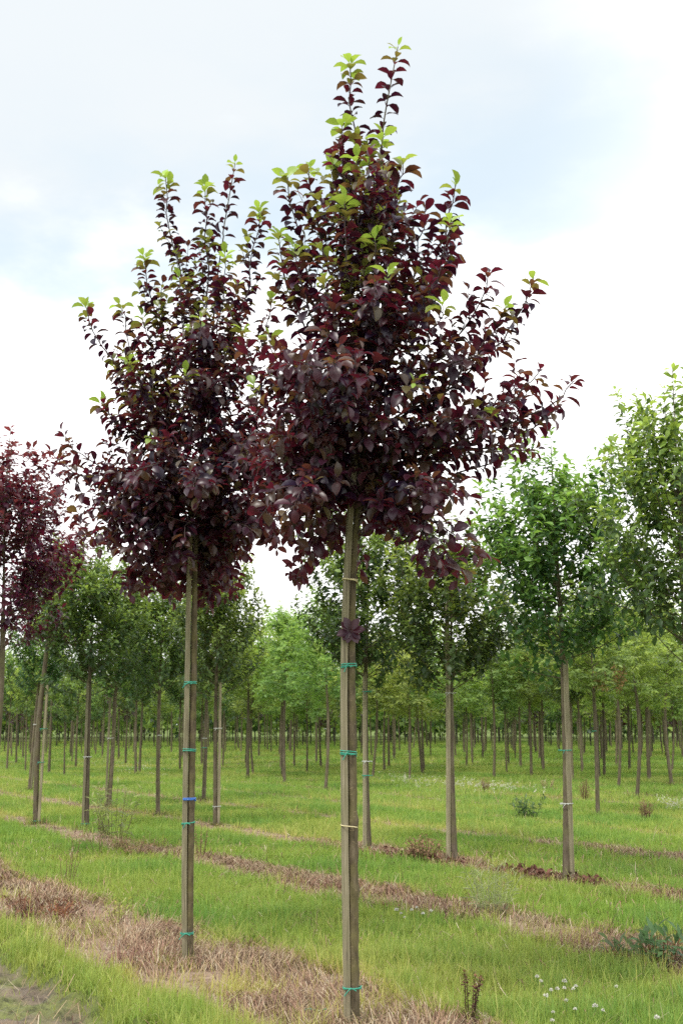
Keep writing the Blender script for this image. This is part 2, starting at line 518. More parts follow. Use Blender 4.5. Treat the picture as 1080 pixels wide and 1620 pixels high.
class Crown:
    def __init__(s, pal, rows, bend=1.1, fold=0.35, wid=1.0, flat=False):
        s.pal, s.rows, s.bend, s.fold, s.wid, s.flat = pal, rows, bend, fold, wid, flat
        s.al = 72
        s.O, s.A, s.C, s.S, s.c, s.t, s.b = [], [], [], [], [], [], []
        s.wood = Mesh()
    def shoot(s, P, spacing, size, g=0.3, u0=0.05, r0=0.006, wood=True, sides=5, ages=(0, 0, 0), old=0.0):
        _, _, L = resample(P, np.array([0.0]))
        n = max(2, int(L * (1 - u0) / spacing))
        k = np.arange(n)
        u = 1 - (1 - u0) * (1 - (k + 0.6) / n) ** (1.38 if g > 0.3 else 1.2)
        u = np.clip(u + rng.normal(size=n) * 0.2 / n, 0, 1)
        k = n - 1 - k                                          # leaves counted from the tip down
        pts, T, L = resample(P, u)
        ref = np.where(np.abs(T[:, 2:3]) > 0.9, np.array([[1.0, 0, 0]]), Z[None])
        H = unit(np.cross(T, ref))
        Vv = np.cross(H, T)
        if s.flat:
            phi = np.where(k % 2 == 0, 0.0, math.pi) + rng.normal(size=n) * 0.35
        else:
            phi = k * 2.399 + rng.uniform(0, 6.28) + rng.normal(size=n) * 0.3
        rad = np.cos(phi)[:, None] * H + np.sin(phi)[:, None] * Vv
        young = np.exp(-k / 2.5)
        al = np.radians(s.al - 30 * young + rng.normal(size=n) * 13)
        A = unit(np.cos(al)[:, None] * T + np.sin(al)[:, None] * rad)
        upv = Z[None] * 0.8 + T * 0.5 + rng.normal(size=(n, 3)) * 0.28
        C = unit(upv - (upv * A).sum(1, keepdims=True) * A)
        sz = size * (1 - (0.28 if g < 0.3 else 0.1) * np.exp(-k / 1.5)) * rng.uniform(0.64, 1.2, n)
        # colour by age down from the tip
        G = 1.0 + 8.0 * g
        a = np.clip((k - G * 0.6) / max(G * 0.6, 1), 0, 1) * 1.0 + np.clip((k - G * 1.2) / 4.0, 0, 1) + np.clip((k - G * 1.2 - 5) / 8.0, 0, 1)
        if g <= 0.12: a = np.maximum(a, 2.0)
        a = np.maximum(a, old)
        a = np.clip(a + rng.normal(size=n) * 0.2, 0, 2.999)
        i = a.astype(int)
        f = (a - i)[:, None]
        pc = np.array([q[0] for q in s.pal])
        pt = np.array([q[1] for q in s.pal])
        val = rng.uniform(0.75, 1.3, (n, 1))
        col = (pc[i] * (1 - f) + pc[np.minimum(i + 1, 3)] * f) * val
        tr = (pt[i] * (1 - f) + pt[np.minimum(i + 1, 3)] * f) * val
        s.O.append(pts + rad * r0 * 0.5); s.A.append(A); s.C.append(C); s.S.append(sz); s.c.append(col); s.t.append(tr)
        s.b.append(s.bend * (1 - 0.55 * young) * rng.uniform(0.6, 1.35, n))
        if wood:
            s.wood.tube(P, np.linspace(r0, max(0.0012, r0 * 0.35), len(P)), sides, cap=False)
    def limb(s, P, r0, nside, slen, spacing, size, g, rise, u0=0.3, old=0.0, lo=0.22, wood_sides=5, twig=True, side_g=1.0, side_old=0.4, hi=0.93, fan=0.85, own=1.0):
        """a branch: leafy itself along its outer part, with side shoots"""
        s.shoot(P, spacing * own, size, g, u0, r0, True, wood_sides, old=old)
        us = np.sort(rng.uniform(lo, hi, nside))
        pts, T, L = resample(P, us)
        for q in range(nside):
            az = rng.uniform(0, 6.28)
            side = unit(np.cross(T[q], unit(rng.normal(size=3))))
            d = unit(T[q] * 0.62 + side * fan + Z * rise * 0.5)
            l = slen * rng.uniform(0.55, 1.2) * (1.05 - 0.45 * us[q])
            E = pts[q] + d * l * 0.85 + Z * rise * l * 0.35
            s.shoot(bez(pts[q], pts[q] + d * l * 0.5, E, 5), spacing, size * rng.uniform(0.85, 1.05),
                    g * rng.uniform(0.0, 1.0) * side_g, 0.06, max(0.0018, r0 * 0.3), twig, 4, old=max(old, side_old * (1 - min(1, 1.6 * g * side_g))))
    def geo(s, rows=None):
        O, A, C, S = (np.concatenate(v) for v in (s.O, s.A, s.C, s.S))
        n = len(O)
        V, F, k = leaf_geo(O, A, C, S, np.full(n, s.wid) * rng.uniform(0.85, 1.15, n), np.concatenate(s.b),
                           s.fold * rng.uniform(0.4, 1.4, n), rows or s.rows)
        mm = Mesh()
        mm.add(V, F, np.repeat(np.concatenate(s.c), k, 0), np.repeat(np.concatenate(s.t), k, 0))
        return mm, n

def smooth_path(pts, n):
    """Catmull-Rom through the points"""
    P = np.asarray(pts, float)
    P = np.vstack([2 * P[0] - P[1], P, 2 * P[-1] - P[-2]])
    outp = []
    m_ = len(P) - 3
    for i in range(m_):
        for u in np.linspace(0, 1, n, endpoint=False):
            p0, p1, p2, p3 = P[i:i + 4]
            outp.append(0.5 * ((2 * p1) + (p2 - p0) * u + (2 * p0 - 5 * p1 + 4 * p2 - p3) * u * u + (3 * p1 - p0 - 3 * p2 + p3) * u ** 3))
    outp.append(P[-2])
    return np.array(outp)

def tie_ring(mesh, c, hw, hd, r=0.0035, turns=2, knot=True, slope=0.0):
    """twine wound round stake and trunk together, ends sticking out of the knot"""
    a = np.linspace(0, 2 * math.pi * turns, 18 * turns)
    jit = rng.normal(size=3) * 0.3
    P = np.stack([c[0] + hw * np.sign(np.cos(a)) * np.abs(np.cos(a)) ** 0.6, c[1] + hd * np.sign(np.sin(a)) * np.abs(np.sin(a)) ** 0.6,
                  c[2] + 0.007 * np.sin(a * 0.5 + jit[0]) + slope * np.cos(a) + 0.006 * (a / (2 * math.pi) - turns / 2)], -1)
    mesh.tube(P, r, 5)
    if knot:
        k = np.array([c[0] - hw * 0.2, c[1] - hd - r, c[2]])
        for sx, dz in ((-1, -0.035), (1, -0.008)):
            e = k + np.array([sx * rng.uniform(0.015, 0.045), -0.012, dz])
            mesh.tube(bez(k, (k + e) / 2 + np.array([0, -0.012, 0.012]), e, 5), r * 0.85, 4)
        mesh.tube([k - [0.008, 0, 0.004], k + [0.0, -0.004, 0.002], k + [0.008, 0, 0.003]], [r * 1.2, r * 2.2, r * 1.2], 6)

# ------------------------------------------------------------------ the two purple-leaved trees in front
def front_tree(base_px, stem_px, tips, extra, label, name='purple_leaf_tree', size=0.098, trunk_r=0.030, box=None, fillsize=1.0):
    bx, by = ground_at(*base_px)
    root = empty(name, (bx, by, gz(bx, by)), label, 'tree', 'purple-leaved trees in the front row')
    off = np.array([bx, by, gz(bx, by)])
    st = [at_depth(x, y, by) - off for x, y in stem_px]
    st[0] = np.array([0, 0, -0.06])
    path = smooth_path(st, 9)
    zz = path[:, 2]
    top = zz.max()
    rr = np.interp(zz, [-0.06, 0.02, 0.12, 1.2, 2.4, 3.2, 4.2, top], [trunk_r * 1.5, trunk_r * 1.3, trunk_r * 1.05, trunk_r * 0.9, trunk_r * 0.74, 0.015, 0.008, 0.003])
    fine = np.linspace(0, 1, 200)
    pp, _, _ = resample(path, fine)
    pp[1:-20, :2] += np.cumsum(rng.normal(size=(179, 2)) * 0.0006, 0)
    tr = Mesh()
    rad_ = np.interp(pp[:, 2], zz, rr)
    for zk in rng.uniform(0.25, 2.5, 9):
        rad_ = rad_ * (1 + rng.uniform(0.06, 0.16) * np.exp(-((pp[:, 2] - zk) / 0.03) ** 2))
    tr.tube(pp, rad_, 14, jag=0.03)
    tr.link('trunk', M_BARK, root)
    cr = Crown(PAL['purple'], ROWS_FINE, bend=1.15, fold=0.5, wid=0.92)
    cr.al = 62
    # the leader is itself a leafy shoot
    lead = path[zz > top - 1.15]
    cr.shoot(lead, 0.023, size, 0.2, 0.05, 0.006, False)
    def stem_at(z):
        i = int(np.argmin(np.abs(zz - z)))
        return path[i]
    ends = []
    for (x, y, ay, dy, gg) in tips:
        P = at_depth(x, y, by + dy) - off
        S = stem_at((at_depth(base_px[0], ay, by) - off)[2])
        ends.append((S, P, gg, ay))
    def grow(S, P, gg, nside, slen, main=True):
        lat = np.array([P[0] - S[0], P[1] - S[1], 0])
        h = P[2] - S[2]
        if h > 0.35:
            Cc = S + lat * 0.85 + Z * h * 0.42
        else:
            Cc = S + lat * 0.5 + Z * (abs(h) * 0.35 + 0.18)
        br = bez(S, Cc, P, 12)
        br[1:-1] += rng.normal(size=(10, 3)) * 0.012
        up_ = P[2] > 3.9
        if up_ and main: nside = int(nside * 0.95)
        low = float(np.clip((3.1 - P[2]) / 0.9, 0, 1))
        Lb = np.linalg.norm(np.diff(br, axis=0), axis=1).sum()
        cr.limb(br, min(0.009, 0.003 + Lb * 0.0045), nside, slen, 0.026 + 0.004 * rng.random(), size * (1.06 - 0.02 * low), gg,
                0.55 if h > 0.35 else 0.12, u0=0.22, old=2.3 * low, lo=0.15, side_g=0.38 if up_ else 0.12, fan=0.55 if up_ else 0.85, side_old=1.8 + 0.7 * low, hi=0.72 if up_ else 0.93, own=0.62 if up_ else 0.9)
    for S, P, gg, ay in ends:
        L = np.linalg.norm(P - S)
        grow(S, P, gg, int(4 + L * 4.6), 0.30)
    wts = np.array([0.35 if e_[1][2] > 4.35 else 1.0 for e_ in ends])
    wts = wts / wts.sum()
    for _ in range(extra):
        S, P, gg, ay = ends[rng.choice(len(ends), p=wts)]
        Q = S + (P - S) * rng.uniform(0.4, 0.82)
        Q = Q + np.array([rng.normal() * 0.16, rng.uniform(-0.62, 0.62), rng.normal() * 0.10 - 0.08])
        if Q[2] < 3.05 and abs(Q[0]) < 0.32 and Q[1] < 0: Q[1] = -Q[1]          # the trunk shows up into the crown
        grow(S + Z * rng.normal() * 0.05, Q, gg * rng.uniform(0, 0.4), int(4 + np.linalg.norm(Q - S) * 5.0), 0.32)
    mm, n = cr.geo()
    mm.link('crown', M_PURPLE, root, colors=True)
    cr.wood.link('branches', M_TWIG, root)
    print(name, 'leaves', n)
    return root, off, path

R_STEM = [(559, 1626), (557, 1300), (554, 1060), (557, 900), (569, 760), (581, 600), (592, 450), (600, 300), (606, 200), (629, 74)]
R_TIPS = [(553, 100, 430, -.08, 1.0), (541, 196, 480, -.25, .7), (606, 216, 470, -.3, .95), (563, 250, 520, -.4, 1.0),
          (526, 264, 520, -.15, .95), (488, 266, 560, .1, .55), (455, 280, 600, -.1, .4), (720, 292, 560, .12, .25),
          (712, 352, 600, -.25, .5), (592, 372, 600, -.5, .75), (545, 318, 600, -.5, .95), (640, 330, 540, .3, .1),
          (440, 372, 660, -.2, .65), (466, 392, 660, -.45, .5), (672, 330, 560, .25, .05), (772, 430, 650, .1, .1),
          (844, 438, 690, -.05, .2), (800, 486, 690, -.3, .35), (700, 480, 650, -.55, .45), (612, 430, 640, -.6, .3),
          (822, 590, 720, .25, .1), (908, 602, 740, -.1, .08), (880, 645, 745, .2, .05), (850, 712, 770, -.25, .05),
          (818, 700, 770, .3, .0), (770, 650, 740, -.5, .15), (722, 770, 780, -.3, .0), (690, 800, 800, -.5, .05),
          (740, 912, 850, -.15, .0), (705, 900, 845, -.3, .0), (650, 830, 820, -.4, .0), (610, 830, 810, .35, .0), (505, 835, 790, -.3, .0),
          (455, 850, 790, .1, .0), (440, 770, 760, -.35, .05), (425, 690, 740, -.45, .1), (400, 610, 720, -.25, .15),
          (425, 530, 700, .2, .15), (418, 800, 780, .1, .0), (405, 740, 760, -.1, .05), (412, 640, 730, -.35, .1), (440, 560, 690, -.45, .1), (430, 720, 750, .3, .0), (480, 800, 780, -.55, .0), (470, 660, 740, -.6, .1), (510, 440, 660, -.55, .25), (560, 560, 720, -.65, .1), (660, 600, 730, -.65, .2)]
L_STEM = [(299, 1524), (302, 1300), (305.5, 1060), (307, 925), (310, 830), (318, 700), (332, 560), (345, 420), (372, 258)]
L_TIPS = [(262, 280, 560, -.1, 1.0), (325, 294, 560, -.2, 1.0), (410, 332, 620, .1, .7), (228, 406, 640, -.1, .8),
          (284, 440, 640, -.35, .5), (190, 484, 680, .1, .4), (136, 484, 690, -.1, .5), (356, 404, 620, -.35, .85),
          (205, 572, 700, -.35, .6), (160, 636, 730, -.1, .35), (295, 590, 720, -.55, .35), (104, 690, 790, -.1, .12),
          (80, 716, 800, .12, .05), (120, 785, 820, -.3, .0), (130, 850, 840, .1, .0), (98, 752, 810, -.3, .05), (112, 815, 830, .2, .0), (150, 850, 840, -.4, .0), (222, 925, 870, -.2, .0), (300, 935, 875, .3, .0), (362, 930, 870, -.1, .0), (165, 700, 780, -.2, .1), (245, 620, 740, .1, .15), (225, 500, 690, -.1, .3), (300, 440, 640, .2, .4), (158, 870, 850, -.25, .0),
          (200, 880, 850, -.45, .0), (262, 905, 860, -.3, .0), (385, 870, 850, -.2, .0), (345, 895, 860, .3, .0),
          (420, 850, 840, -.3, .0), (412, 740, 790, -.4, .05), (400, 640, 740, .2, .1), (385, 520, 700, -.3, .25), (448, 690, 780, -.2, .1), (440, 800, 830, -.1, .0), (430, 745, 800, -.5, .05), (455, 840, 840, -.35, .0), (395, 700, 780, -.55, .05), (410, 660, 760, -.1, .1), (400, 840, 850, -.45, .0), (425, 590, 740, -.2, .2), (400, 780, 830, -.5, .0), (300, 520, 690, -.45, .2), (335, 600, 740, -.45, .1), (352, 640, 760, .3, .05), (268, 520, 690, .3, .15), (180, 580, 720, .3, .2), (375, 450, 650, .3, .2), (290, 860, 850, -.5, .0),
          (430, 470, 690, .2, .3), (240, 690, 770, -.6, .15), (330, 760, 790, -.7, .05), (205, 770, 800, -.6, .05)]
rt, r_off, r_path = front_tree((559, 1626), R_STEM, R_TIPS, 58, 'tallest purple-leaved tree with bright green shoot tips on the trunk nearest the camera')
lt, l_off, l_path = front_tree((299, 1524), L_STEM, L_TIPS, 62, 'purple-leaved tree with a blue tape round its trunk, behind the tallest one', trunk_r=0.0285)

# the little sprig of purple leaves low on the nearer trunk
sp = Crown(PAL['purple'], ROWS_FINE, bend=0.5, fold=0.25)
i0 = int(np.argmin(np.abs(r_path[:, 2] - (at_depth(553, 993, r_off[1]) - r_off)[2])))
c0 = r_path[i0] + np.array([0.0, -0.03, 0])
for k in range(9):
    a = k * 2 * math.pi / 9 + random.uniform(0, 0.6)
    A = unit(np.array([math.cos(a), -0.35, math.sin(a) * 0.75]))[None]
    C = unit(np.array([0.05, -0.9, 0.5]))[None]
    C = unit(C - (C * A).sum() * A)
    sp.O.append((c0 + np.array([0, -0.02, 0]))[None]); sp.A.append(A); sp.C.append(C); sp.S.append(np.array([0.082 * random.uniform(0.8, 1.15)]))
    sp.c.append(np.array([[0.045, 0.018, 0.032]])); sp.t.append(np.array([[0.15, 0.02, 0.03]])); sp.b.append(np.array([0.5]))
mm, _ = sp.geo()
mm.link('leaf_sprig', M_PURPLE, rt, colors=True)

# stakes: a post and the twine that ties it to its tree
def near_stake(off, pts_px, by, hw, ties, label):
    P = np.array([at_depth(x, y, by) for x, y in pts_px])
    b0 = P[0].copy()
    b0[2] = gz(b0[0], b0[1])
    root = empty('wooden_stake', b0, label, 'stake', 'stakes tied to the purple-leaved trees')
    P = P - b0
    P[0][2] = -0.08
    d = smooth_path(P, 6)
    mp_ = Mesh()
    mp_.box(d, hw, hw, 0.35, 0.14)
    mp_.link('post', M_STAKE, root, smooth=False)
    for (x, y, mat, halfw, turns, knot, slope) in ties:
        c = at_depth(x, y, by + 0.012) - b0
        tm = Mesh()
        tie_ring(tm, c, halfw, 0.046, 0.0036 if mat is not M_BLUE_TIE else 0.006, turns, knot, slope)
        tm.link('tie', mat, root)
    return root
near_stake(r_off, [(550, 1630), (547.5, 1500), (545, 1300), (544, 1060), (549, 900), (556, 780), (561, 715)], r_off[1] - 0.03, 0.0165,
           [(551.5, 1054, M_GREEN_TIE, 0.044, 3, True, 0.004), (551, 1192, M_GREEN_TIE, 0.046, 3, True, -0.004), (557, 1562, M_GREEN_TIE, 0.050, 2, True, 0.0),
            (553.5, 918, M_PALE_TIE, 0.042, 2, False, -0.008), (552, 1308, M_PALE_TIE, 0.046, 1, False, -0.004)],
           'grey weathered stake tied with green twine to the tallest purple-leaved tree')
near_stake(l_off, [(293, 1530), (291.5, 1400), (293, 1250), (296.5, 1060), (299, 925), (303, 790)], l_off[1] - 0.03, 0.0155,
           [(301.5, 1081, M_GREEN_TIE, 0.044, 3, True, 0.004), (300, 1187, M_GREEN_TIE, 0.044, 3, False, 0.0), (300, 1264, M_BLUE_TIE, 0.042, 2, False, 0.0),
            (298, 1302, M_GREEN_TIE, 0.045, 2, True, 0.005), (296, 1476, M_GREEN_TIE, 0.044, 2, True, 0.0)],
           'grey weathered stake tied to the purple-leaved tree with the blue tape')

# ------------------------------------------------------------------ the other nursery trees
def make_proto(kind, rows, Ht, zc, rad, nprim, nside, spacing, size, seed, wood_sides=4, twig=False):
    global rng
    keep = rng
    rng = np.random.default_rng(seed)
    pal = {'A': 'dark', 'B': 'light', 'R': 'red', 'D': 'dusk'}[kind]
    cr = Crown(PAL[pal], rows, bend=0.9 if kind != 'B' else 0.7, fold=0.35, wid=1.0 if kind in 'RAD' else 0.78, flat=(kind == 'B'))
    bend = rng.normal(size=2) * (0.018 if kind == 'A' else 0.05)
    hs_ = np.linspace(-0.05, Ht, 26)
    path = np.stack([bend[0] * np.sin(hs_ * 1.1) + rng.normal() * 0.002, bend[1] * np.sin(hs_ * 0.9), hs_], -1)
    rr = np.interp(hs_, [-0.05, 0.05, 0.2, zc, zc + 0.9, Ht], [0.048, 0.045, 0.042, 0.034, 0.014, 0.003])
    wood = cr.wood
    wood.tube(path, rr, 9 if wood_sides > 3 else 6, cap=False)
    if kind != 'B':
        cr.shoot(path[hs_ > Ht - 0.9], spacing, size, 0.6, 0.05, 0.004, False)
    for i in range(nprim):
        f = (i + rng.uniform(0.1, 0.9)) / nprim
        az = i * 2.399 + rng.normal() * 0.35
        if kind == 'B':
            za = zc + (Ht - zc - 0.25) * f
            r_ = rad * (0.55 + 0.75 * math.sin(math.pi * min(1, f * 0.75 + 0.25))) * rng.uniform(0.7, 1.1)
            tipz = za + 0.25 * r_ + rng.normal() * 0.12 + 0.35 * f
            S = path[int(np.argmin(np.abs(hs_ - za)))]
            P = np.array([S[0] + math.cos(az) * r_, S[1] + math.sin(az) * r_, tipz])
            Cc = S + (P - S) * np.array([0.5, 0.5, 0]) + Z * ((tipz - za) * 0.9 + 0.18)
            rise = 0.0
        else:
            za = zc + (Ht - zc) * 0.62 * f
            r_ = rad * (0.6 + 0.55 * math.sin(math.pi * min(1, 0.3 + f * 0.75))) * rng.uniform(0.65, 1.15)
            tipz = za + (Ht - za) * rng.uniform(0.3, 1.0) * (0.45 + 0.55 * f) + (0.0 if f > 0.15 else -0.15)
            S = path[int(np.argmin(np.abs(hs_ - za)))]
            P = np.array([S[0] + math.cos(az) * r_, S[1] + math.sin(az) * r_, tipz])
            Cc = S + (P - S) * np.array([0.85, 0.85, 0]) + Z * (tipz - za) * 0.4
            rise = 0.6
        br = bez(S, Cc, P, 7)
        cr.limb(br, 0.006, nside, rad * (0.40 if kind != 'B' else 0.5), spacing, size, 0.75 if f > 0.3 else 0.15, rise, u0=0.3, lo=0.15,
                old=0.0 if f > 0.4 else 1.0, wood_sides=4, twig=twig)
    mm, n = cr.geo()
    rng = keep
    return mm, wood, n

PROTO = {}
def proto(key, *a, **k):
    mm, wood, n = make_proto(*a, **k)
    PROTO[key] = (mm, wood)
    print('proto', key, n)
for v in range(3):
    proto(('A', v, 0), 'A', ROWS_MID, 4.6 + 0.1 * v, 2.1, 0.80, 68, 10, 0.027, 0.108, 100 + v, twig=True)
    proto(('B', v, 0), 'B', ROWS_MID, 4.1 + 0.1 * v, 2.0, 0.95, 46, 11, 0.026, 0.115, 200 + v)
    proto(('A', v, 1), 'A', ROWS_LOW, 4.5 + 0.12 * v, 2.1, 0.72, 36, 7, 0.05, 0.17, 300 + v, wood_sides=3)
    proto(('B', v, 1), 'B', ROWS_LOW, 4.1 + 0.12 * v, 1.95, 1.0, 38, 10, 0.045, 0.165, 400 + v, wood_sides=3)
proto(('R', 0, 0), 'R', ROWS_MID, 5.0, 2.35, 0.68, 64, 11, 0.029, 0.106, 500, twig=True)
proto(('R', 1, 0), 'R', ROWS_MID, 4.9, 2.65, 0.60, 60, 10, 0.028, 0.108, 501, twig=True)
proto(('D', 0, 1), 'D', ROWS_LOW, 4.3, 1.6, 0.8, 30, 7, 0.05, 0.17, 600, wood_sides=3)
PO = {}
def tree(kind, v, lod, x, y, height, lean, label, group, name):
    """a nursery tree: an Empty at the foot of the trunk with trunk and crown"""
    root = empty(name, (x, y, gz(x, y)), label, 'tree', group, random.uniform(0, 6.28))
    key = (kind, v, lod)
    if key not in PO:
        mm, wood = PROTO[key]
        a = wood.link('trunk', M_BARK2, root)
        b = mm.link('crown', M_LEAF if kind in 'AB' else M_PURPLE, root, colors=True)
        PO[key] = (a, b)
    else:
        for o in PO[key]:
            c = o.copy()
            COL.objects.link(c)
            c.parent = root
    nominal = {'A': 4.7, 'B': 4.2, 'R': 5.0, 'D': 4.3}[kind]
    s = height / nominal
    w = s * random.uniform(0.92, 1.1)
    root.scale = (w, w, s)
    root.rotation_mode = 'ZYX'
    # lean is given in the field's own axes
    from mathutils import Matrix, Euler
    R = Matrix.Rotation(lean[0], 3, 'Y') @ Matrix.Rotation(-lean[1], 3, 'X') @ Matrix.Rotation(random.uniform(0, 6.28), 3, 'Z')
    root.rotation_euler = R.to_euler('ZYX')
    return root

# base pixel, kind, variant, height, lean to the right, label, stake side (-1 left, 1 right, 0 none), ties as (height, colour)
gA, gB, gR = 'dark green trees of the second and third rows', 'light feathery trees beyond the third row', 'red-leaved trees at the field side'
G_, W_ = M_GREEN_TIE, M_WHITE_TIE
MID = [
 ((-26, 1368), 'R', 0, 5.25, 0.03, 'large red-leaved tree cut by the left edge, trunk out of view', 0, []),
 ((57, 1303), 'R', 1, 5.3, 0.03, 'smaller red-leaved tree behind the large red one, on a trunk in the dead weeds', 1, [(1.55, G_), (1.0, G_), (0.05, G_)]),
 ((47, 1250), 'A', 0, 5.0, 0.05, 'dark green tree on the leaning trunk just behind the smaller red-leaved tree', 1, [(1.6, W_)]),
 ((137, 1313), 'A', 1, 4.7, 0.0, 'dark green tree beside the tall pale weed clump', -1, [(1.1, W_), (0.08, G_)]),
 ((172, 1277), 'A', 2, 4.7, 0.01, 'dark green tree with a white tape, directly behind the pale weed clump', -1, [(1.35, W_)]),
 ((250, 1292), 'A', 0, 4.6, -0.005, 'dark green tree first to the left of the blue-taped purple tree', 0, [(1.4, W_)]),
 ((341, 1306), 'A', 1, 4.75, 0.0, 'dark green tree first to the right of the blue-taped purple tree', 1, [(1.55, W_), (0.3, W_)]),
 ((583, 1348), 'A', 2, 4.6, 0.0, 'dark green tree close behind the tallest purple tree, beside its trunk', -1, [(2.05, G_), (1.15, W_), (0.97, G_), (0.06, G_)]),
 ((718, 1366), 'A', 0, 4.35, 0.0, 'dark green tree on a ribbed pale trunk beside the heap of dead weeds', -1, [(2.0, W_)]),
 ((896, 1397), 'A', 1, 4.85, 0.0, 'large dark green tree on a mossy trunk standing in rusty leaf litter', 1, [(1.35, G_), (0.8, W_)]),
 ((1100, 1440), 'A', 2, 4.85, 0.0, 'large dark green tree cut by the right edge, trunk out of view', 0, []),
 ((322, 1267), 'A', 2, 4.6, 0.0, 'green tree on a brown trunk right beside the blue-taped trunk', 0, [(1.3, W_), (1.1, G_)]),
 ((215, 1227), 'A', 1, 4.8, 0.0, 'slim green tree far back, second to the left of the blue-taped tree', 0, []),
 ((392, 1232), 'B', 0, 4.4, 0.0, 'light green tree on a thin dark trunk, leftmost of three before the sky gap', 0, []),
 ((450, 1240), 'B', 1, 4.5, 0.0, 'light green tree on a thin dark trunk under the low gap of sky', 0, []),
 ((515, 1250), 'B', 2, 4.3, 0.0, 'light green tree just left of the tallest purple tree trunk', 0, [(1.5, W_)]),
 ((945, 1292), 'B', 0, 4.0, -0.01, 'light green feathery tree with a hanging cluster of brown seeds', 0, [(1.5, G_)]),
 ((1007, 1264), 'B', 1, 4.1, 0.0, 'light green tree on a pale trunk by the dry brown tufts', 0, [(1.9, W_)]),
 ((1062, 1243), 'B', 2, 4.4, 0.0, 'light green tree on the dark trunk nearest the right edge', 0, []),
 ((905, 1236), 'A', 0, 4.5, 0.0, 'green tree half hidden behind the mossy trunk in the leaf litter', 0, []),
 ((978, 1246), 'B', 1, 4.3, 0.0, 'light green tree between the brown-seeded tree and the pale trunk', 0, []),
 ((955, 1227), 'B', 0, 4.4, 0.0, 'farther light green tree just behind the brown-seeded tree', 0, []),
 ((840, 1229), 'B', 2, 4.4, 0.0, 'layered light green tree behind the dark leafy bush', 0, []),
 ((781, 1230), 'B', 1, 4.4, 0.0, 'layered light green tree midway between ribbed and mossy trunks', 0, []),
 ((823, 1215), 'B', 0, 4.5, 0.0, 'farther light green tree behind the layered tree by the dark bush', 0, []),
 ((670, 1219), 'B', 2, 4.5, 0.0, 'light green tree first to the left of the ribbed pale trunk', 0, []),
 ((648, 1213), 'B', 0, 4.4, 0.0, 'light green tree second to the left of the ribbed pale trunk', 0, []),
 ((1027, 1231), 'B', 0, 4.4, 0.0, 'light green tree between the pale trunk and the right edge trunk', 0, []),
 ((285, 1219), 'A', 2, 4.7, 0.0, 'slim green tree glimpsed just left of the blue-taped trunk', 0, []),
 ((615, 1214), 'B', 1, 4.5, 0.0, 'light green tree third to the left of the ribbed pale trunk', 0, []),
]
placed = []
TIE_NAMES = {}
for (px, kind, v, h, ln, label, side, ties) in MID:
    x, y = ground_at(*px)
    placed.append((x, y))
    grp = {'A': gA, 'B': gB, 'R': gR}[kind]
    nm = {'A': 'nursery_tree', 'B': 'feathery_tree', 'R': 'red_leaf_tree'}[kind]
    r_ = tree(kind, v, 0, x, y, h, (ln, random.uniform(-0.01, 0.01)), label, grp, nm)
    z0 = gz(x, y)
    if side:
        st_ = empty('wooden_stake', (x + side * 0.052, y - 0.03, z0), 'stake of the ' + ' '.join(label.split(',')[0].split()[:13]), 'stake', 'stakes of the trees behind')
        pm = Mesh()
        hs_ = 2.3 if px[0] != 718 else 3.6
        sl = 0.02 if px[0] == 718 else 0.0
        pm.box(np.array([[0 - sl, 0, -0.05], [ln * hs_ / 2 - side * 0.004, 0, hs_ / 2], [ln * hs_ - side * 0.006, 0, hs_]]), 0.021, 0.021, random.uniform(0, 0.8), 0.15)
        pm.link('post', M_STAKE, st_, smooth=False)
        holder, ox = st_, -side * 0.035
    else:
        holder, ox = r_, 0.0
    for (tz, mat) in ties:
        tm = Mesh()
        if side:
            tie_ring(tm, np.array([ox + ln * tz, 0.02, tz]), 0.066, 0.052, 0.0036, 2, True, 0.0)
            tm.link('tie', mat, st_)
        else:
            tie_ring(tm, np.array([0, 0, tz / r_.scale[2]]), 0.042, 0.042, 0.005, 2, False, 0.0)
            tm.link('tie', mat, r_)

# brown seed cluster hanging in the feathery tree
x, y = ground_at(945, 1292)
host = [o for o in bpy.data.objects if o.get('label', '').startswith('light green feathery tree with a hanging')][0]
bpy.context.view_layer.update()
for k in range(7):
    sd = Crown([((0.28, 0.17, 0.08), (0.3, 0.18, 0.08))] * 4, ROWS_LOW, bend=0.2, fold=0.2, wid=0.5)
    c = at_depth(random.uniform(925, 990), random.uniform(1040, 1062), y - random.uniform(0.2, 0.7))
    for q in range(3):
        sd.shoot(np.array([c, c - [random.uniform(-.05, .05), 0, 0.15], c - [random.uniform(-.08, .08), 0, 0.38]]), 0.035, 0.09, 0, 0.1, 0.004, True)
    mm, _ = sd.geo()
    wd_ = sd.wood
    mm.add(np.concatenate(wd_.V), np.concatenate(wd_.F), (0.2, 0.13, 0.07), (0.1, 0.1, 0.1))
    so = mm.link('seed_cluster', M_DRY, host, colors=True)
    so.matrix_parent_inverse = host.matrix_world.inverted()
    so['label'] = 'brown hanging seed cluster'

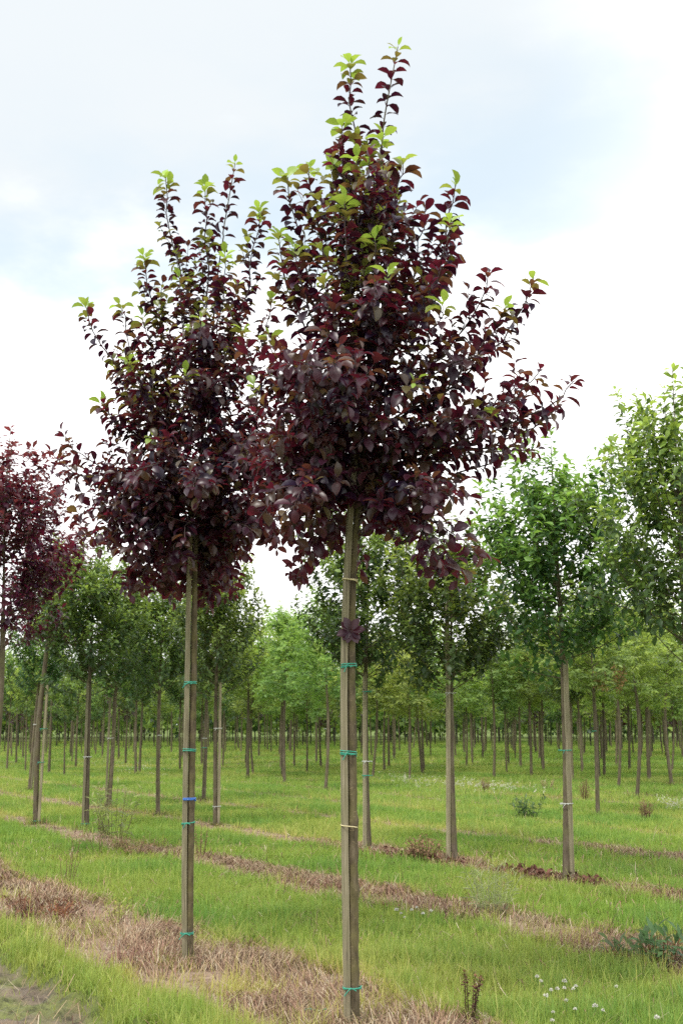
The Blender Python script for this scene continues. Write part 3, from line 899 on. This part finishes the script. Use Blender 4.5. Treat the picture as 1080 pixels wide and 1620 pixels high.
# the rows beyond: single trees on the planting grid until they blend
cnt = 0
far_pts = []
for k in range(0, 60):
    r = 14.0 + 2.6 * k
    for q in np.arange(-60, 150, 2.1):
        X = NV * r + UV * (q + (k % 2) * 0.9)
        x, y = float(X[0] + random.gauss(0, .12)), float(X[1] + random.gauss(0, .12))
        if y < 37 or y > 150 or abs(x) > 0.27 * y * 1.12 + 1.5: continue
        if random.random() < 0.36 + (0.12 if y < 60 else 0): continue
        if min((x - a) ** 2 + (y - b) ** 2 for a, b in placed) < 2.2: continue
        far_pts.append((y, x))
far_pts.sort()
far_n = 215
for (y, x) in far_pts[:far_n]:
    s_ = NV[0] * x + NV[1] * y
    u = random.random()
    if y > 55 and u < 0.1: kind = 'D'
    elif x < -5 - 0.02 * y and u < 0.7: kind = 'A'
    else: kind = 'B' if u < 0.78 else 'A'
    v = random.randrange(3) if kind != 'D' else 0
    lab = {'A': 'slender dark green tree on a thin trunk in the far rows', 'B': 'light green feathery tree on a thin trunk in the far rows',
           'D': 'dusky purple tree in the far rows at the back of the field'}[kind]
    nm = {'A': 'nursery_tree', 'B': 'feathery_tree', 'D': 'dusky_tree'}[kind]
    tree(kind, v, 1, x, y, random.uniform(3.4, 5.2), (random.gauss(0, .02), random.gauss(0, .02)), lab,
         {'A': 'dark green trees of the far rows', 'B': 'feathery trees of the far rows', 'D': 'dusky trees of the far rows'}[kind], nm)
print('far trees', min(far_n, len(far_pts)), 'of', len(far_pts))
# and what lies behind them, one mass of trees
fm = Mesh()
fw = far_pts[far_n:]
fw = fw + [(random.uniform(100, 165), 0) for _ in range(260)]
for i, (y, x) in enumerate(fw):
    if x == 0: x = random.uniform(-0.42, 0.42) * y
    n = 150
    h = random.uniform(4.2, 5.2) if y < 125 else random.uniform(4.5, 7.0)
    z1 = random.uniform(0.9, 1.9) if y < 125 else 0.3
    P = rng.normal(size=(n, 3))
    P = unit(P) * (rng.random((n, 1)) ** 0.4)
    O = np.array([x, y, (z1 + h) / 2]) + P * np.array([1.3, 1.3, (h - z1) / 2])
    A = unit(rng.normal(size=(n, 3)) + [0, 0, -0.2])
    C = unit(rng.normal(size=(n, 3)) + [0, 0, 1.2])
    C = unit(C - (C * A).sum(1, keepdims=True) * A)
    V, F, k = leaf_geo(O, A, C, rng.uniform(0.35, 0.6, n), np.full(n, 1.2), np.full(n, 0.8), np.full(n, 0.3), ROWS_LOW)
    pl = PAL[['light', 'dark', 'dusk'][rng.choice(3, p=[.5, .46, .04])]]
    ci = rng.integers(0, 4, n)
    fm.add(V, F, np.repeat(np.array([pl[c][0] for c in ci]), k, 0), np.repeat(np.array([pl[c][1] for c in ci]), k, 0))
    if y < 125:
        fm.tube([[x, y, -0.05], [x + random.gauss(0, .03), y, 1.2], [x, y, 2.4]], [0.045, 0.038, 0.03], 5, col=(0.09, 0.075, 0.06), cap=False)
ft = fm.link('far_trees', M_LEAF, colors=True)
tag(ft, 'mass of small trees closing the back of the nursery field', 'trees', kind='stuff')

# ------------------------------------------------------------------ grass
def scatter(y0, y1, dens, margin=1.25, extra=0.7):
    area = 0.27 * margin * (y1 * y1 - y0 * y0) + 2 * extra * (y1 - y0)
    n = int(area * dens)
    y = np.sqrt(rng.uniform(y0 * y0, y1 * y1, n))
    x = rng.uniform(-1, 1, n) * (0.27 * margin * y + extra)
    return x, y

def blades(mesh, x, y, L, w, lean, leandir, col, tr, seg=2, zoff=0.0):
    n = len(x)
    z = fields(x, y)[2] + zoff
    O = np.stack([x, y, z - 0.004], -1)
    D = np.stack([np.cos(leandir), np.sin(leandir), np.zeros(n)], -1)
    yaw = leandir + math.pi / 2 + rng.normal(size=n) * 0.6
    Sd = np.stack([np.cos(yaw), np.sin(yaw), np.zeros(n)], -1)
    ks = np.linspace(0, 1, seg + 1)
    V = np.zeros((n, seg + 1, 2, 3))
    for i, k in enumerate(ks):
        c = O + Z * (L * k * np.cos(lean * k))[:, None] + D * (L * k * np.sin(lean * (0.35 + 0.65 * k)))[:, None]
        ww = (w * (1 - k ** 1.5) * 0.5 + 0.0003)[:, None]
        V[:, i, 0] = c - Sd * ww
        V[:, i, 1] = c + Sd * ww
    b = (np.arange(n) * (seg + 1) * 2)[:, None]
    i = (np.arange(seg) * 2)[None]
    F = np.stack([b + i, b + i + 1, b + i + 3, b + i + 2], -1).reshape(-1, 4)
    kk = (seg + 1) * 2
    mesh.add(V, F, np.repeat(col, kk, 0), np.repeat(tr, kk, 0))

gm = Mesh()
def grass_zone(y0, y1, dens, hgt, w, seg, tuft):
    x, y = scatter(y0, y1, dens / tuft)
    x = np.repeat(x, tuft); y = np.repeat(y, tuft)
    ld = np.repeat(rng.uniform(0, 6.28, len(x) // tuft), tuft) + rng.normal(size=len(x)) * 0.9
    hv = np.repeat(rng.uniform(0.6, 1.35, len(x) // tuft), tuft)
    tone = np.repeat(rng.normal(size=len(x) // tuft), tuft)
    sp_ = 0.02 + 0.012 * y / 8
    x = x + rng.normal(size=len(x)) * sp_
    y = y + rng.normal(size=len(x)) * sp_
    b, mu, _ = fields(x, y)
    patch = fbm(x * 0.6, y * 0.6, 51)
    b = b * (1 - 0.30 * sstep(0.56, 0.66, fbm(x * 1.7, y * 1.7, 111)))
    keep = rng.random(len(x)) > np.clip(b * 0.975 + mu * 0.985, 0, 0.988)
    x, y, ld, hv, tone, b, mu, patch = (v[keep] for v in (x, y, ld, hv, tone, b, mu, patch))
    n = len(x)
    s_ = NV[0] * x + NV[1] * y
    edge = np.exp(-((s_ - 3.12) / 0.2) ** 2)
    lump = fbm(x * 2.4, y * 2.4, 91)
    tall = rng.random(n) < 0.01
    L = hgt * hv * rng.uniform(0.6, 1.3, n) * (0.35 + 1.3 * lump) * np.where(tall, 1.9, 1.0) * (1 + 0.45 * edge) * (1 - 0.5 * mu) * (1 + 0.15 * (b > 0.15))
    lean = np.abs(rng.normal(size=n) * 0.5 + 0.35)
    big = fbm(x * 0.22, y * 0.35, 77)
    dry = np.clip(0.13 + 0.75 * (patch - 0.5) + 0.6 * b - 0.35 * (lump - 0.5) + 0.4 * tall + 0.07 * tone + rng.normal(size=n) * 0.09 + 0.8 * (big - 0.5), 0, 1)[:, None]
    blue = np.clip(0.22 - 0.14 * tone + rng.normal(size=n) * 0.08 - 0.8 * (patch - 0.5) + 0.9 * (lump - 0.5), 0, 1)[:, None]
    lush, yell, deep = np.array([0.235, 0.35, 0.06]), np.array([0.45, 0.41, 0.14]), np.array([0.12, 0.245, 0.065])
    val = rng.uniform(0.8, 1.2, (n, 1))
    col = ((lush * (1 - blue) + deep * blue) * (1 - dry) + yell * dry) * val
    blades(gm, x, y, L, w * rng.uniform(0.7, 1.3, n) * (1 + 0 * y), lean, ld, col, col * np.array([1.5, 1.5, 1.0]), seg)
    return n
tot = 0
tot += grass_zone(5.2, 9.5, 7000, 0.092, 0.0048, 3, 7)
tot += grass_zone(9.5, 15, 3600, 0.09, 0.006, 2, 7)
tot += grass_zone(15, 26, 1500, 0.085, 0.010, 2, 7)
tot += grass_zone(26, 48, 420, 0.095, 0.016, 1, 6)
tot += grass_zone(48, 110, 75, 0.12, 0.035, 1, 5)
print('grass blades', tot)
go = gm.link('grass', M_GRASS, colors=True)
tag(go, 'short green and yellowish grass between the strips of bare soil', 'grass', kind='stuff')

# dead thatch on the bare strips
dm = Mesh()
for (y0, y1, dens, w, seg) in ((5.2, 11, 4200, 0.0045, 2), (11, 18, 2600, 0.007, 2), (18, 36, 700, 0.014, 1)):
    x, y = scatter(y0, y1, dens)
    b, mu, _ = fields(x, y)
    cl = fbm(x * 2.2, y * 2.2, 61)
    keep = rng.random(len(x)) < (b * np.clip(0.16 + 2.4 * (cl - 0.42), 0.05, 1) + 0.02 * (1 - b))
    x, y, cl, b = x[keep], y[keep], cl[keep], b[keep]
    n = len(x)
    up = rng.random(n) < 0.04
    lean = np.where(up, rng.uniform(0.2, 0.8, n), rng.uniform(1.32, 1.54, n))
    tone = fbm(x * 1.3, y * 1.3, 71)
    straw, pink, brown, pale = np.array([0.38, 0.285, 0.18]), np.array([0.30, 0.17, 0.125]), np.array([0.12, 0.07, 0.05]), np.array([0.5, 0.42, 0.3])
    pick = np.clip(tone * 1.6 - 0.3 + rng.normal(size=n) * 0.3, 0, 1)[:, None]
    col = straw * pick + pink * (1 - pick)
    q = rng.random((n, 1))
    col = np.where(q < 0.2, brown, np.where(q > 0.86, pale, col)) * rng.uniform(0.7, 1.25, (n, 1))
    blades(dm, x, y, rng.uniform(0.06, 0.24, n), w * rng.uniform(0.6, 1.5, n), lean, 14 * fbm(x * 1.1, y * 1.1, 81) + rng.normal(size=n) * 0.7, col, col, seg, zoff=0.005 + 0.02 * rng.random(n) ** 3)
    print('thatch', n)
# grass caught round the feet of the trunks and stakes
for (fx, fy) in [(r_off[0] - 0.02, r_off[1]), (l_off[0] - 0.02, l_off[1])] + placed[:20]:
    n = 150
    a, rad_ = rng.uniform(0, 6.28, n), 0.05 + np.abs(rng.normal(size=n)) * 0.06
    c = np.where(rng.random((n, 1)) < 0.45, np.array([0.17, 0.24, 0.06]), np.array([0.26, 0.18, 0.11])) * rng.uniform(0.5, 1.2, (n, 1))
    blades(dm, fx + np.cos(a) * rad_ * 1.2, fy + np.sin(a) * rad_, rng.uniform(0.04, 0.15, n), np.full(n, 0.005), rng.uniform(0.2, 1.2, n), a, c, c, 2)
do = dm.link('dead_grass', M_DRY, colors=True)
tag(do, 'matted straw-coloured dead grass lying on the bare soil strips', 'dead grass', kind='stuff')

# ------------------------------------------------------------------ weeds and small things
def weed(px, label, name, cat, stems, h, spread, leaf, pal, spacing, mat=M_LEAF, rows=ROWS_MID, wid=1.0, lean=0.35, group=None, bend=0.8, r=0.004, headpal=None):
    x, y = ground_at(*px)
    root = empty(name, (x, y, gz(x, y)), label, cat, group)
    cr = Crown(pal, rows, bend=bend, fold=0.3, wid=wid)
    for k in range(stems):
        a = random.uniform(0, 6.28)
        rr_ = spread * math.sqrt(random.random())
        b0 = np.array([math.cos(a) * rr_ * 0.45, math.sin(a) * rr_ * 0.45, -0.01])
        hh_ = h * random.uniform(0.55, 1.05)
        e = np.array([math.cos(a) * rr_ + random.gauss(0, .02), math.sin(a) * rr_ + random.gauss(0, .02), hh_])
        mid = (b0 + e) / 2 + np.array([0, 0, hh_ * lean * 0.4])
        cr.shoot(bez(b0, mid, e, 6), spacing, leaf, 0.3, 0.12, r, True, 4)
    mm, n = cr.geo()
    mm.link('leaves', mat, root, colors=True)
    sw = cr.wood
    sw.col = [np.tile(np.array(pal[3][0]) * 1.2, (len(v), 1)) for v in sw.V]
    sw.tr = sw.col
    sw.link('stems', M_DRY, root, colors=True)
    return root
def pal1(*cs):
    cs = list(cs)
    while len(cs) < 4: cs.append(cs[-1])
    return [(c, tuple(v * 1.6 for v in c)) for c in cs]
P_BUSH = pal1((0.10, 0.17, 0.06), (0.07, 0.13, 0.05), (0.05, 0.10, 0.04), (0.04, 0.08, 0.035))
P_DOCK = pal1((0.10, 0.16, 0.06), (0.06, 0.11, 0.045), (0.05, 0.07, 0.035), (0.16, 0.06, 0.03))
P_RUST = pal1((0.17, 0.085, 0.05), (0.13, 0.06, 0.042), (0.10, 0.045, 0.035), (0.07, 0.035, 0.028))
P_STRAW = pal1((0.42, 0.36, 0.2), (0.38, 0.31, 0.18), (0.32, 0.25, 0.15), (0.28, 0.2, 0.13))
P_TAN = pal1((0.27, 0.17, 0.10), (0.24, 0.15, 0.09), (0.2, 0.12, 0.075), (0.16, 0.10, 0.065))
P_PALE = pal1((0.20, 0.25, 0.09), (0.15, 0.20, 0.08), (0.12, 0.16, 0.07), (0.16, 0.13, 0.07))
P_PALEGR = pal1((0.34, 0.38, 0.2), (0.3, 0.33, 0.17), (0.26, 0.3, 0.15))
weed((835, 1296), 'dark green leafy bush alone in the grass between mossy and ribbed trunks', 'leafy_weed', 'weed', 26, 0.36, 0.3, 0.12, P_BUSH, 0.04, wid=0.6)
weed((1048, 1532), 'dark green dock weed at the lower right, more upright of two', 'dock_weed', 'weed', 18, 0.28, 0.18, 0.14, P_DOCK, 0.04, wid=0.62, group='dock weeds at the lower right')
weed((990, 1524), 'low dock weed with rusty dead leaves at the lower right', 'dock_weed', 'weed', 18, 0.18, 0.18, 0.12, pal1((0.10, 0.14, 0.06), (0.09, 0.10, 0.05), (0.2, 0.07, 0.035), (0.22, 0.09, 0.05)), 0.04, wid=0.55, group='dock weeds at the lower right')
weed((742, 1622), 'reddish brown dried dock seed head at the bottom edge', 'dried_dock', 'weed', 6, 0.30, 0.07, 0.022, P_RUST, 0.007, mat=M_DRY, rows=ROWS_LOW, wid=1.4)
weed((180, 1330), 'tall pale weed clump with drooping leaves in the bare strip', 'tall_weed', 'weed', 22, 0.78, 0.40, 0.125, P_PALE, 0.06, wid=0.5)
weed((318, 1362), 'brown dried dock stalks just right of the blue-taped tree', 'dried_dock', 'weed', 7, 0.52, 0.12, 0.03, P_TAN, 0.018, mat=M_DRY, rows=ROWS_LOW, wid=1.2)
weed((103, 1400), 'thin dry stalks standing at the edge of the bare strip on the left', 'dry_stalk_clump', 'weed', 6, 0.46, 0.16, 0.025, P_TAN, 0.03, mat=M_DRY, rows=ROWS_LOW, wid=1.0)
weed((672, 1364), 'heap of reddish brown dead weeds beside the ribbed pale trunk', 'dead_weed_heap', 'dead weeds', 55, 0.30, 0.26, 0.06, P_TAN, 0.03, mat=M_DRY, rows=ROWS_LOW, wid=0.7, bend=1.4)
weed((215, 1352), 'brown clump of dead weeds behind the grass, left of the blue-taped tree', 'dead_weed_heap', 'dead weeds', 26, 0.2, 0.4, 0.06, P_TAN, 0.03, mat=M_DRY, rows=ROWS_LOW, wid=0.5, bend=1.4)
weed((1022, 1298), 'dry brown tuft under the pale trunk, widest of the brown tufts', 'dry_tuft', 'weed', 34, 0.32, 0.13, 0.07, P_TAN, 0.035, mat=M_DRY, rows=ROWS_LOW, wid=0.25, group='dry brown tufts on the right')
weed((925, 1266), 'dry brown tuft just left of the brown-seeded tree trunk', 'dry_tuft', 'weed', 28, 0.42, 0.14, 0.07, P_TAN, 0.035, mat=M_DRY, rows=ROWS_LOW, wid=0.25, group='dry brown tufts on the right')
weed((768, 1252), 'small dry brown tuft behind the dark leafy bush', 'dry_tuft', 'weed', 24, 0.3, 0.16, 0.07, P_TAN, 0.04, mat=M_DRY, rows=ROWS_LOW, wid=0.25, group='dry brown tufts on the right')
weed((865, 1250), 'small dry straw tuft left of the mossy trunk', 'dry_tuft', 'weed', 24, 0.3, 0.22, 0.07, P_STRAW, 0.04, mat=M_DRY, rows=ROWS_LOW, wid=0.25, group='dry brown tufts on the right')
weed((778, 1452), 'tall pale wispy grass clump in front of the rusty leaf litter', 'tall_grass_clump', 'grass clump', 60, 0.42, 0.28, 0.10, P_PALEGR, 0.10, mat=M_GRASS, rows=ROWS_LOW, wid=0.13, r=0.0018)
weed((188, 1462), 'small yellow-green weed in the straw left of the blue-taped trunk', 'small_weed', 'weed', 9, 0.20, 0.10, 0.06, pal1((0.34, 0.36, 0.08), (0.25, 0.28, 0.07), (0.2, 0.22, 0.07), (0.2, 0.16, 0.08)), 0.035, wid=0.7)
weed((70, 1455), 'reddish tuft of dead weeds on the bare strip at the left edge', 'dead_weed_tuft', 'dead weeds', 50, 0.17, 0.38, 0.07, P_RUST, 0.035, mat=M_DRY, rows=ROWS_LOW, wid=0.4, bend=1.2)
weed((95, 1462), 'coppery spiky dead tuft in the middle of the straw', 'dead_weed_tuft', 'dead weeds', 26, 0.14, 0.14, 0.07, pal1((0.3, 0.13, 0.07), (0.25, 0.11, 0.06)), 0.04, mat=M_DRY, rows=ROWS_LOW, wid=0.25)
weed((165, 1352), 'dry grey stalk leaning in the pale weed clump', 'dry_stalk_clump', 'weed', 4, 0.5, 0.3, 0.03, P_TAN, 0.05, mat=M_DRY, rows=ROWS_LOW, wid=0.8)

# rusty leaf litter along the third row, left of the mossy trunk
lm = Mesh()
for (xa, ya, xb, yb, n, wd) in ((800, 1386, 885, 1396, 900, 0.13), (905, 1397, 960, 1408, 260, 0.1), (600, 1352, 720, 1372, 500, 0.14)):
    u = rng.random(n)
    A0, B0 = np.array(ground_at(xa, ya)), np.array(ground_at(xb, yb))
    xy = A0 + (B0 - A0) * u[:, None] + rng.normal(size=(n, 2)) * wd * 0.6
    z = fields(xy[:, 0], xy[:, 1])[2] + rng.random(n) ** 2 * 0.09
    O = np.column_stack([xy, z])
    A = unit(rng.normal(size=(n, 3)) * [1, 1, 0.5])
    C = unit(rng.normal(size=(n, 3)) * 0.7 + Z)
    C = unit(C - (C * A).sum(1, keepdims=True) * A)
    V, F, k = leaf_geo(O, A, C, rng.uniform(0.05, 0.1, n), np.full(n, 1.0), np.full(n, 1.3), np.full(n, 0.4), ROWS_MID)
    c = np.array([[0.15, 0.072, 0.052]]) * rng.uniform(0.45, 1.5, (n, 1))
    lm.add(V, F, np.repeat(c, k, 0), np.repeat(c, k, 0))
lo = lm.link('leaf_litter', M_DRY, colors=True)
tag(lo, 'rusty brown dead leaves lying along the third row of trunks', 'leaf litter', kind='stuff')

# white clover heads in the grass
def clover(px, s, label, group):
    x, y = ground_at(*px)
    hz = random.uniform(0.09, 0.13)
    root = empty('clover_flower', (x, y, gz(x, y)), label, 'flower', group)
    sm = Mesh()
    sm.tube(bez(np.array([0, 0, -0.005]), np.array([0.006, 0, hz * .5]), np.array([0.0, 0.004, hz]), 5), 0.0016, 5, col=(0.12, 0.2, 0.05))
    sm.link('stem', M_GRASS, root, colors=True)
    hm = Mesh()
    n = 60
    P = unit(rng.normal(size=(n, 3)))
    P[:, 2] = np.abs(P[:, 2]) * 1.1 - 0.35
    P = unit(P)
    C = unit(np.cross(P, rng.normal(size=(n, 3))))
    V, F, k = leaf_geo(np.array([0, 0.004, hz]) + P * 0.003 * s, P, C, np.full(n, 0.009 * s), np.full(n, 0.8), np.full(n, 0.5), np.full(n, 0.3), ROWS_LOW)
    hm.add(V, F, np.repeat(np.array([[0.78, 0.76, 0.68]]) * rng.uniform(0.75, 1.05, (n, 1)), k, 0), np.repeat(np.full((n, 3), 0.5), k, 0))
    hm.link('flower_head', M_DRY, root, colors=True)
CL = [(893, 1556, 1.5), (850, 1562, 1.2), (856, 1566, 1.1), (911, 1570, 1.2), (882, 1578, 1.2), (872, 1584, 1.2), (864, 1590, 1.5), (893, 1581, 1.1), (896, 1593, 1.0),
      (907, 1580, 1.1), (975, 1571, 1.1), (942, 1609, 1.5), (954, 1613, 1.0), (875, 1611, 1.0), (910, 1614, 1.0), (1040, 1632, 1.5), (874, 1638, 1.1)]
for (x, y, s) in CL:
    clover((x, y + 16), s, 'white clover flower in the grass at the lower right', 'clover flowers at the lower right')
for (x, y, s) in [(627, 1447, 1.8), (634, 1452, 1.2), (651, 1452, 1.4), (659, 1446, 1.2), (669, 1456, 1.4), (682, 1451, 1.4), (640, 1458, 1.1)]:
    clover((x, y + 10), s, 'white clover flower in the grass right of the tallest purple tree trunk', 'clover flowers by the tallest tree')
cm = Mesh()
for (xa, xb, ya, yb, n) in ((640, 860, 1236, 1256, 420), (1040, 1080, 1272, 1284, 90), (150, 260, 1212, 1224, 120), (590, 680, 1225, 1250, 90)):
    n = int(n * 0.6)
    for _ in range(n):
        u = min(1, max(0, 0.5 + 0.25 * round(random.gauss(0, 1.0)) + random.gauss(0, 0.12)))
        x, y = ground_at(xa + (xb - xa) * u, ya + (yb - ya) * u + random.gauss(0, 4.5))
        O = np.array([[x, y, gz(x, y) + 0.11]]) + rng.normal(size=(4, 3)) * 0.012
        A = unit(rng.normal(size=(4, 3)))
        C = unit(np.cross(A, rng.normal(size=(4, 3))))
        V, F, k = leaf_geo(O, A, C, np.full(4, 0.03), np.full(4, 1.2), np.full(4, 1.0), np.full(4, 0.3), ROWS_LOW)
        cm.add(V, F, (0.55, 0.55, 0.42), (0.4, 0.4, 0.3))
co = cm.link('clover', M_DRY, colors=True)
tag(co, 'pale patches of clover in bloom far back in the grass', 'clover', kind='stuff')

# a scrap of green twine on the soil beside the nearest stake
x, y = ground_at(498, 1606)
tw = Mesh()
pts = [np.array([dx, dy, dz]) for dx, dy, dz in ((-0.07, 0.0, 0.022), (-0.03, 0.012, 0.03), (0.02, -0.01, 0.024), (0.06, 0.014, 0.028), (0.08, 0.0, 0.02))]
tw.tube(smooth_path(pts, 5), 0.004, 5)
to = tw.link('twine_scrap', M_GREEN_TIE)
to.location = (x, y, gz(x, y))
tag(to, 'scrap of green twine lying on the soil left of the nearest stake', 'twine')
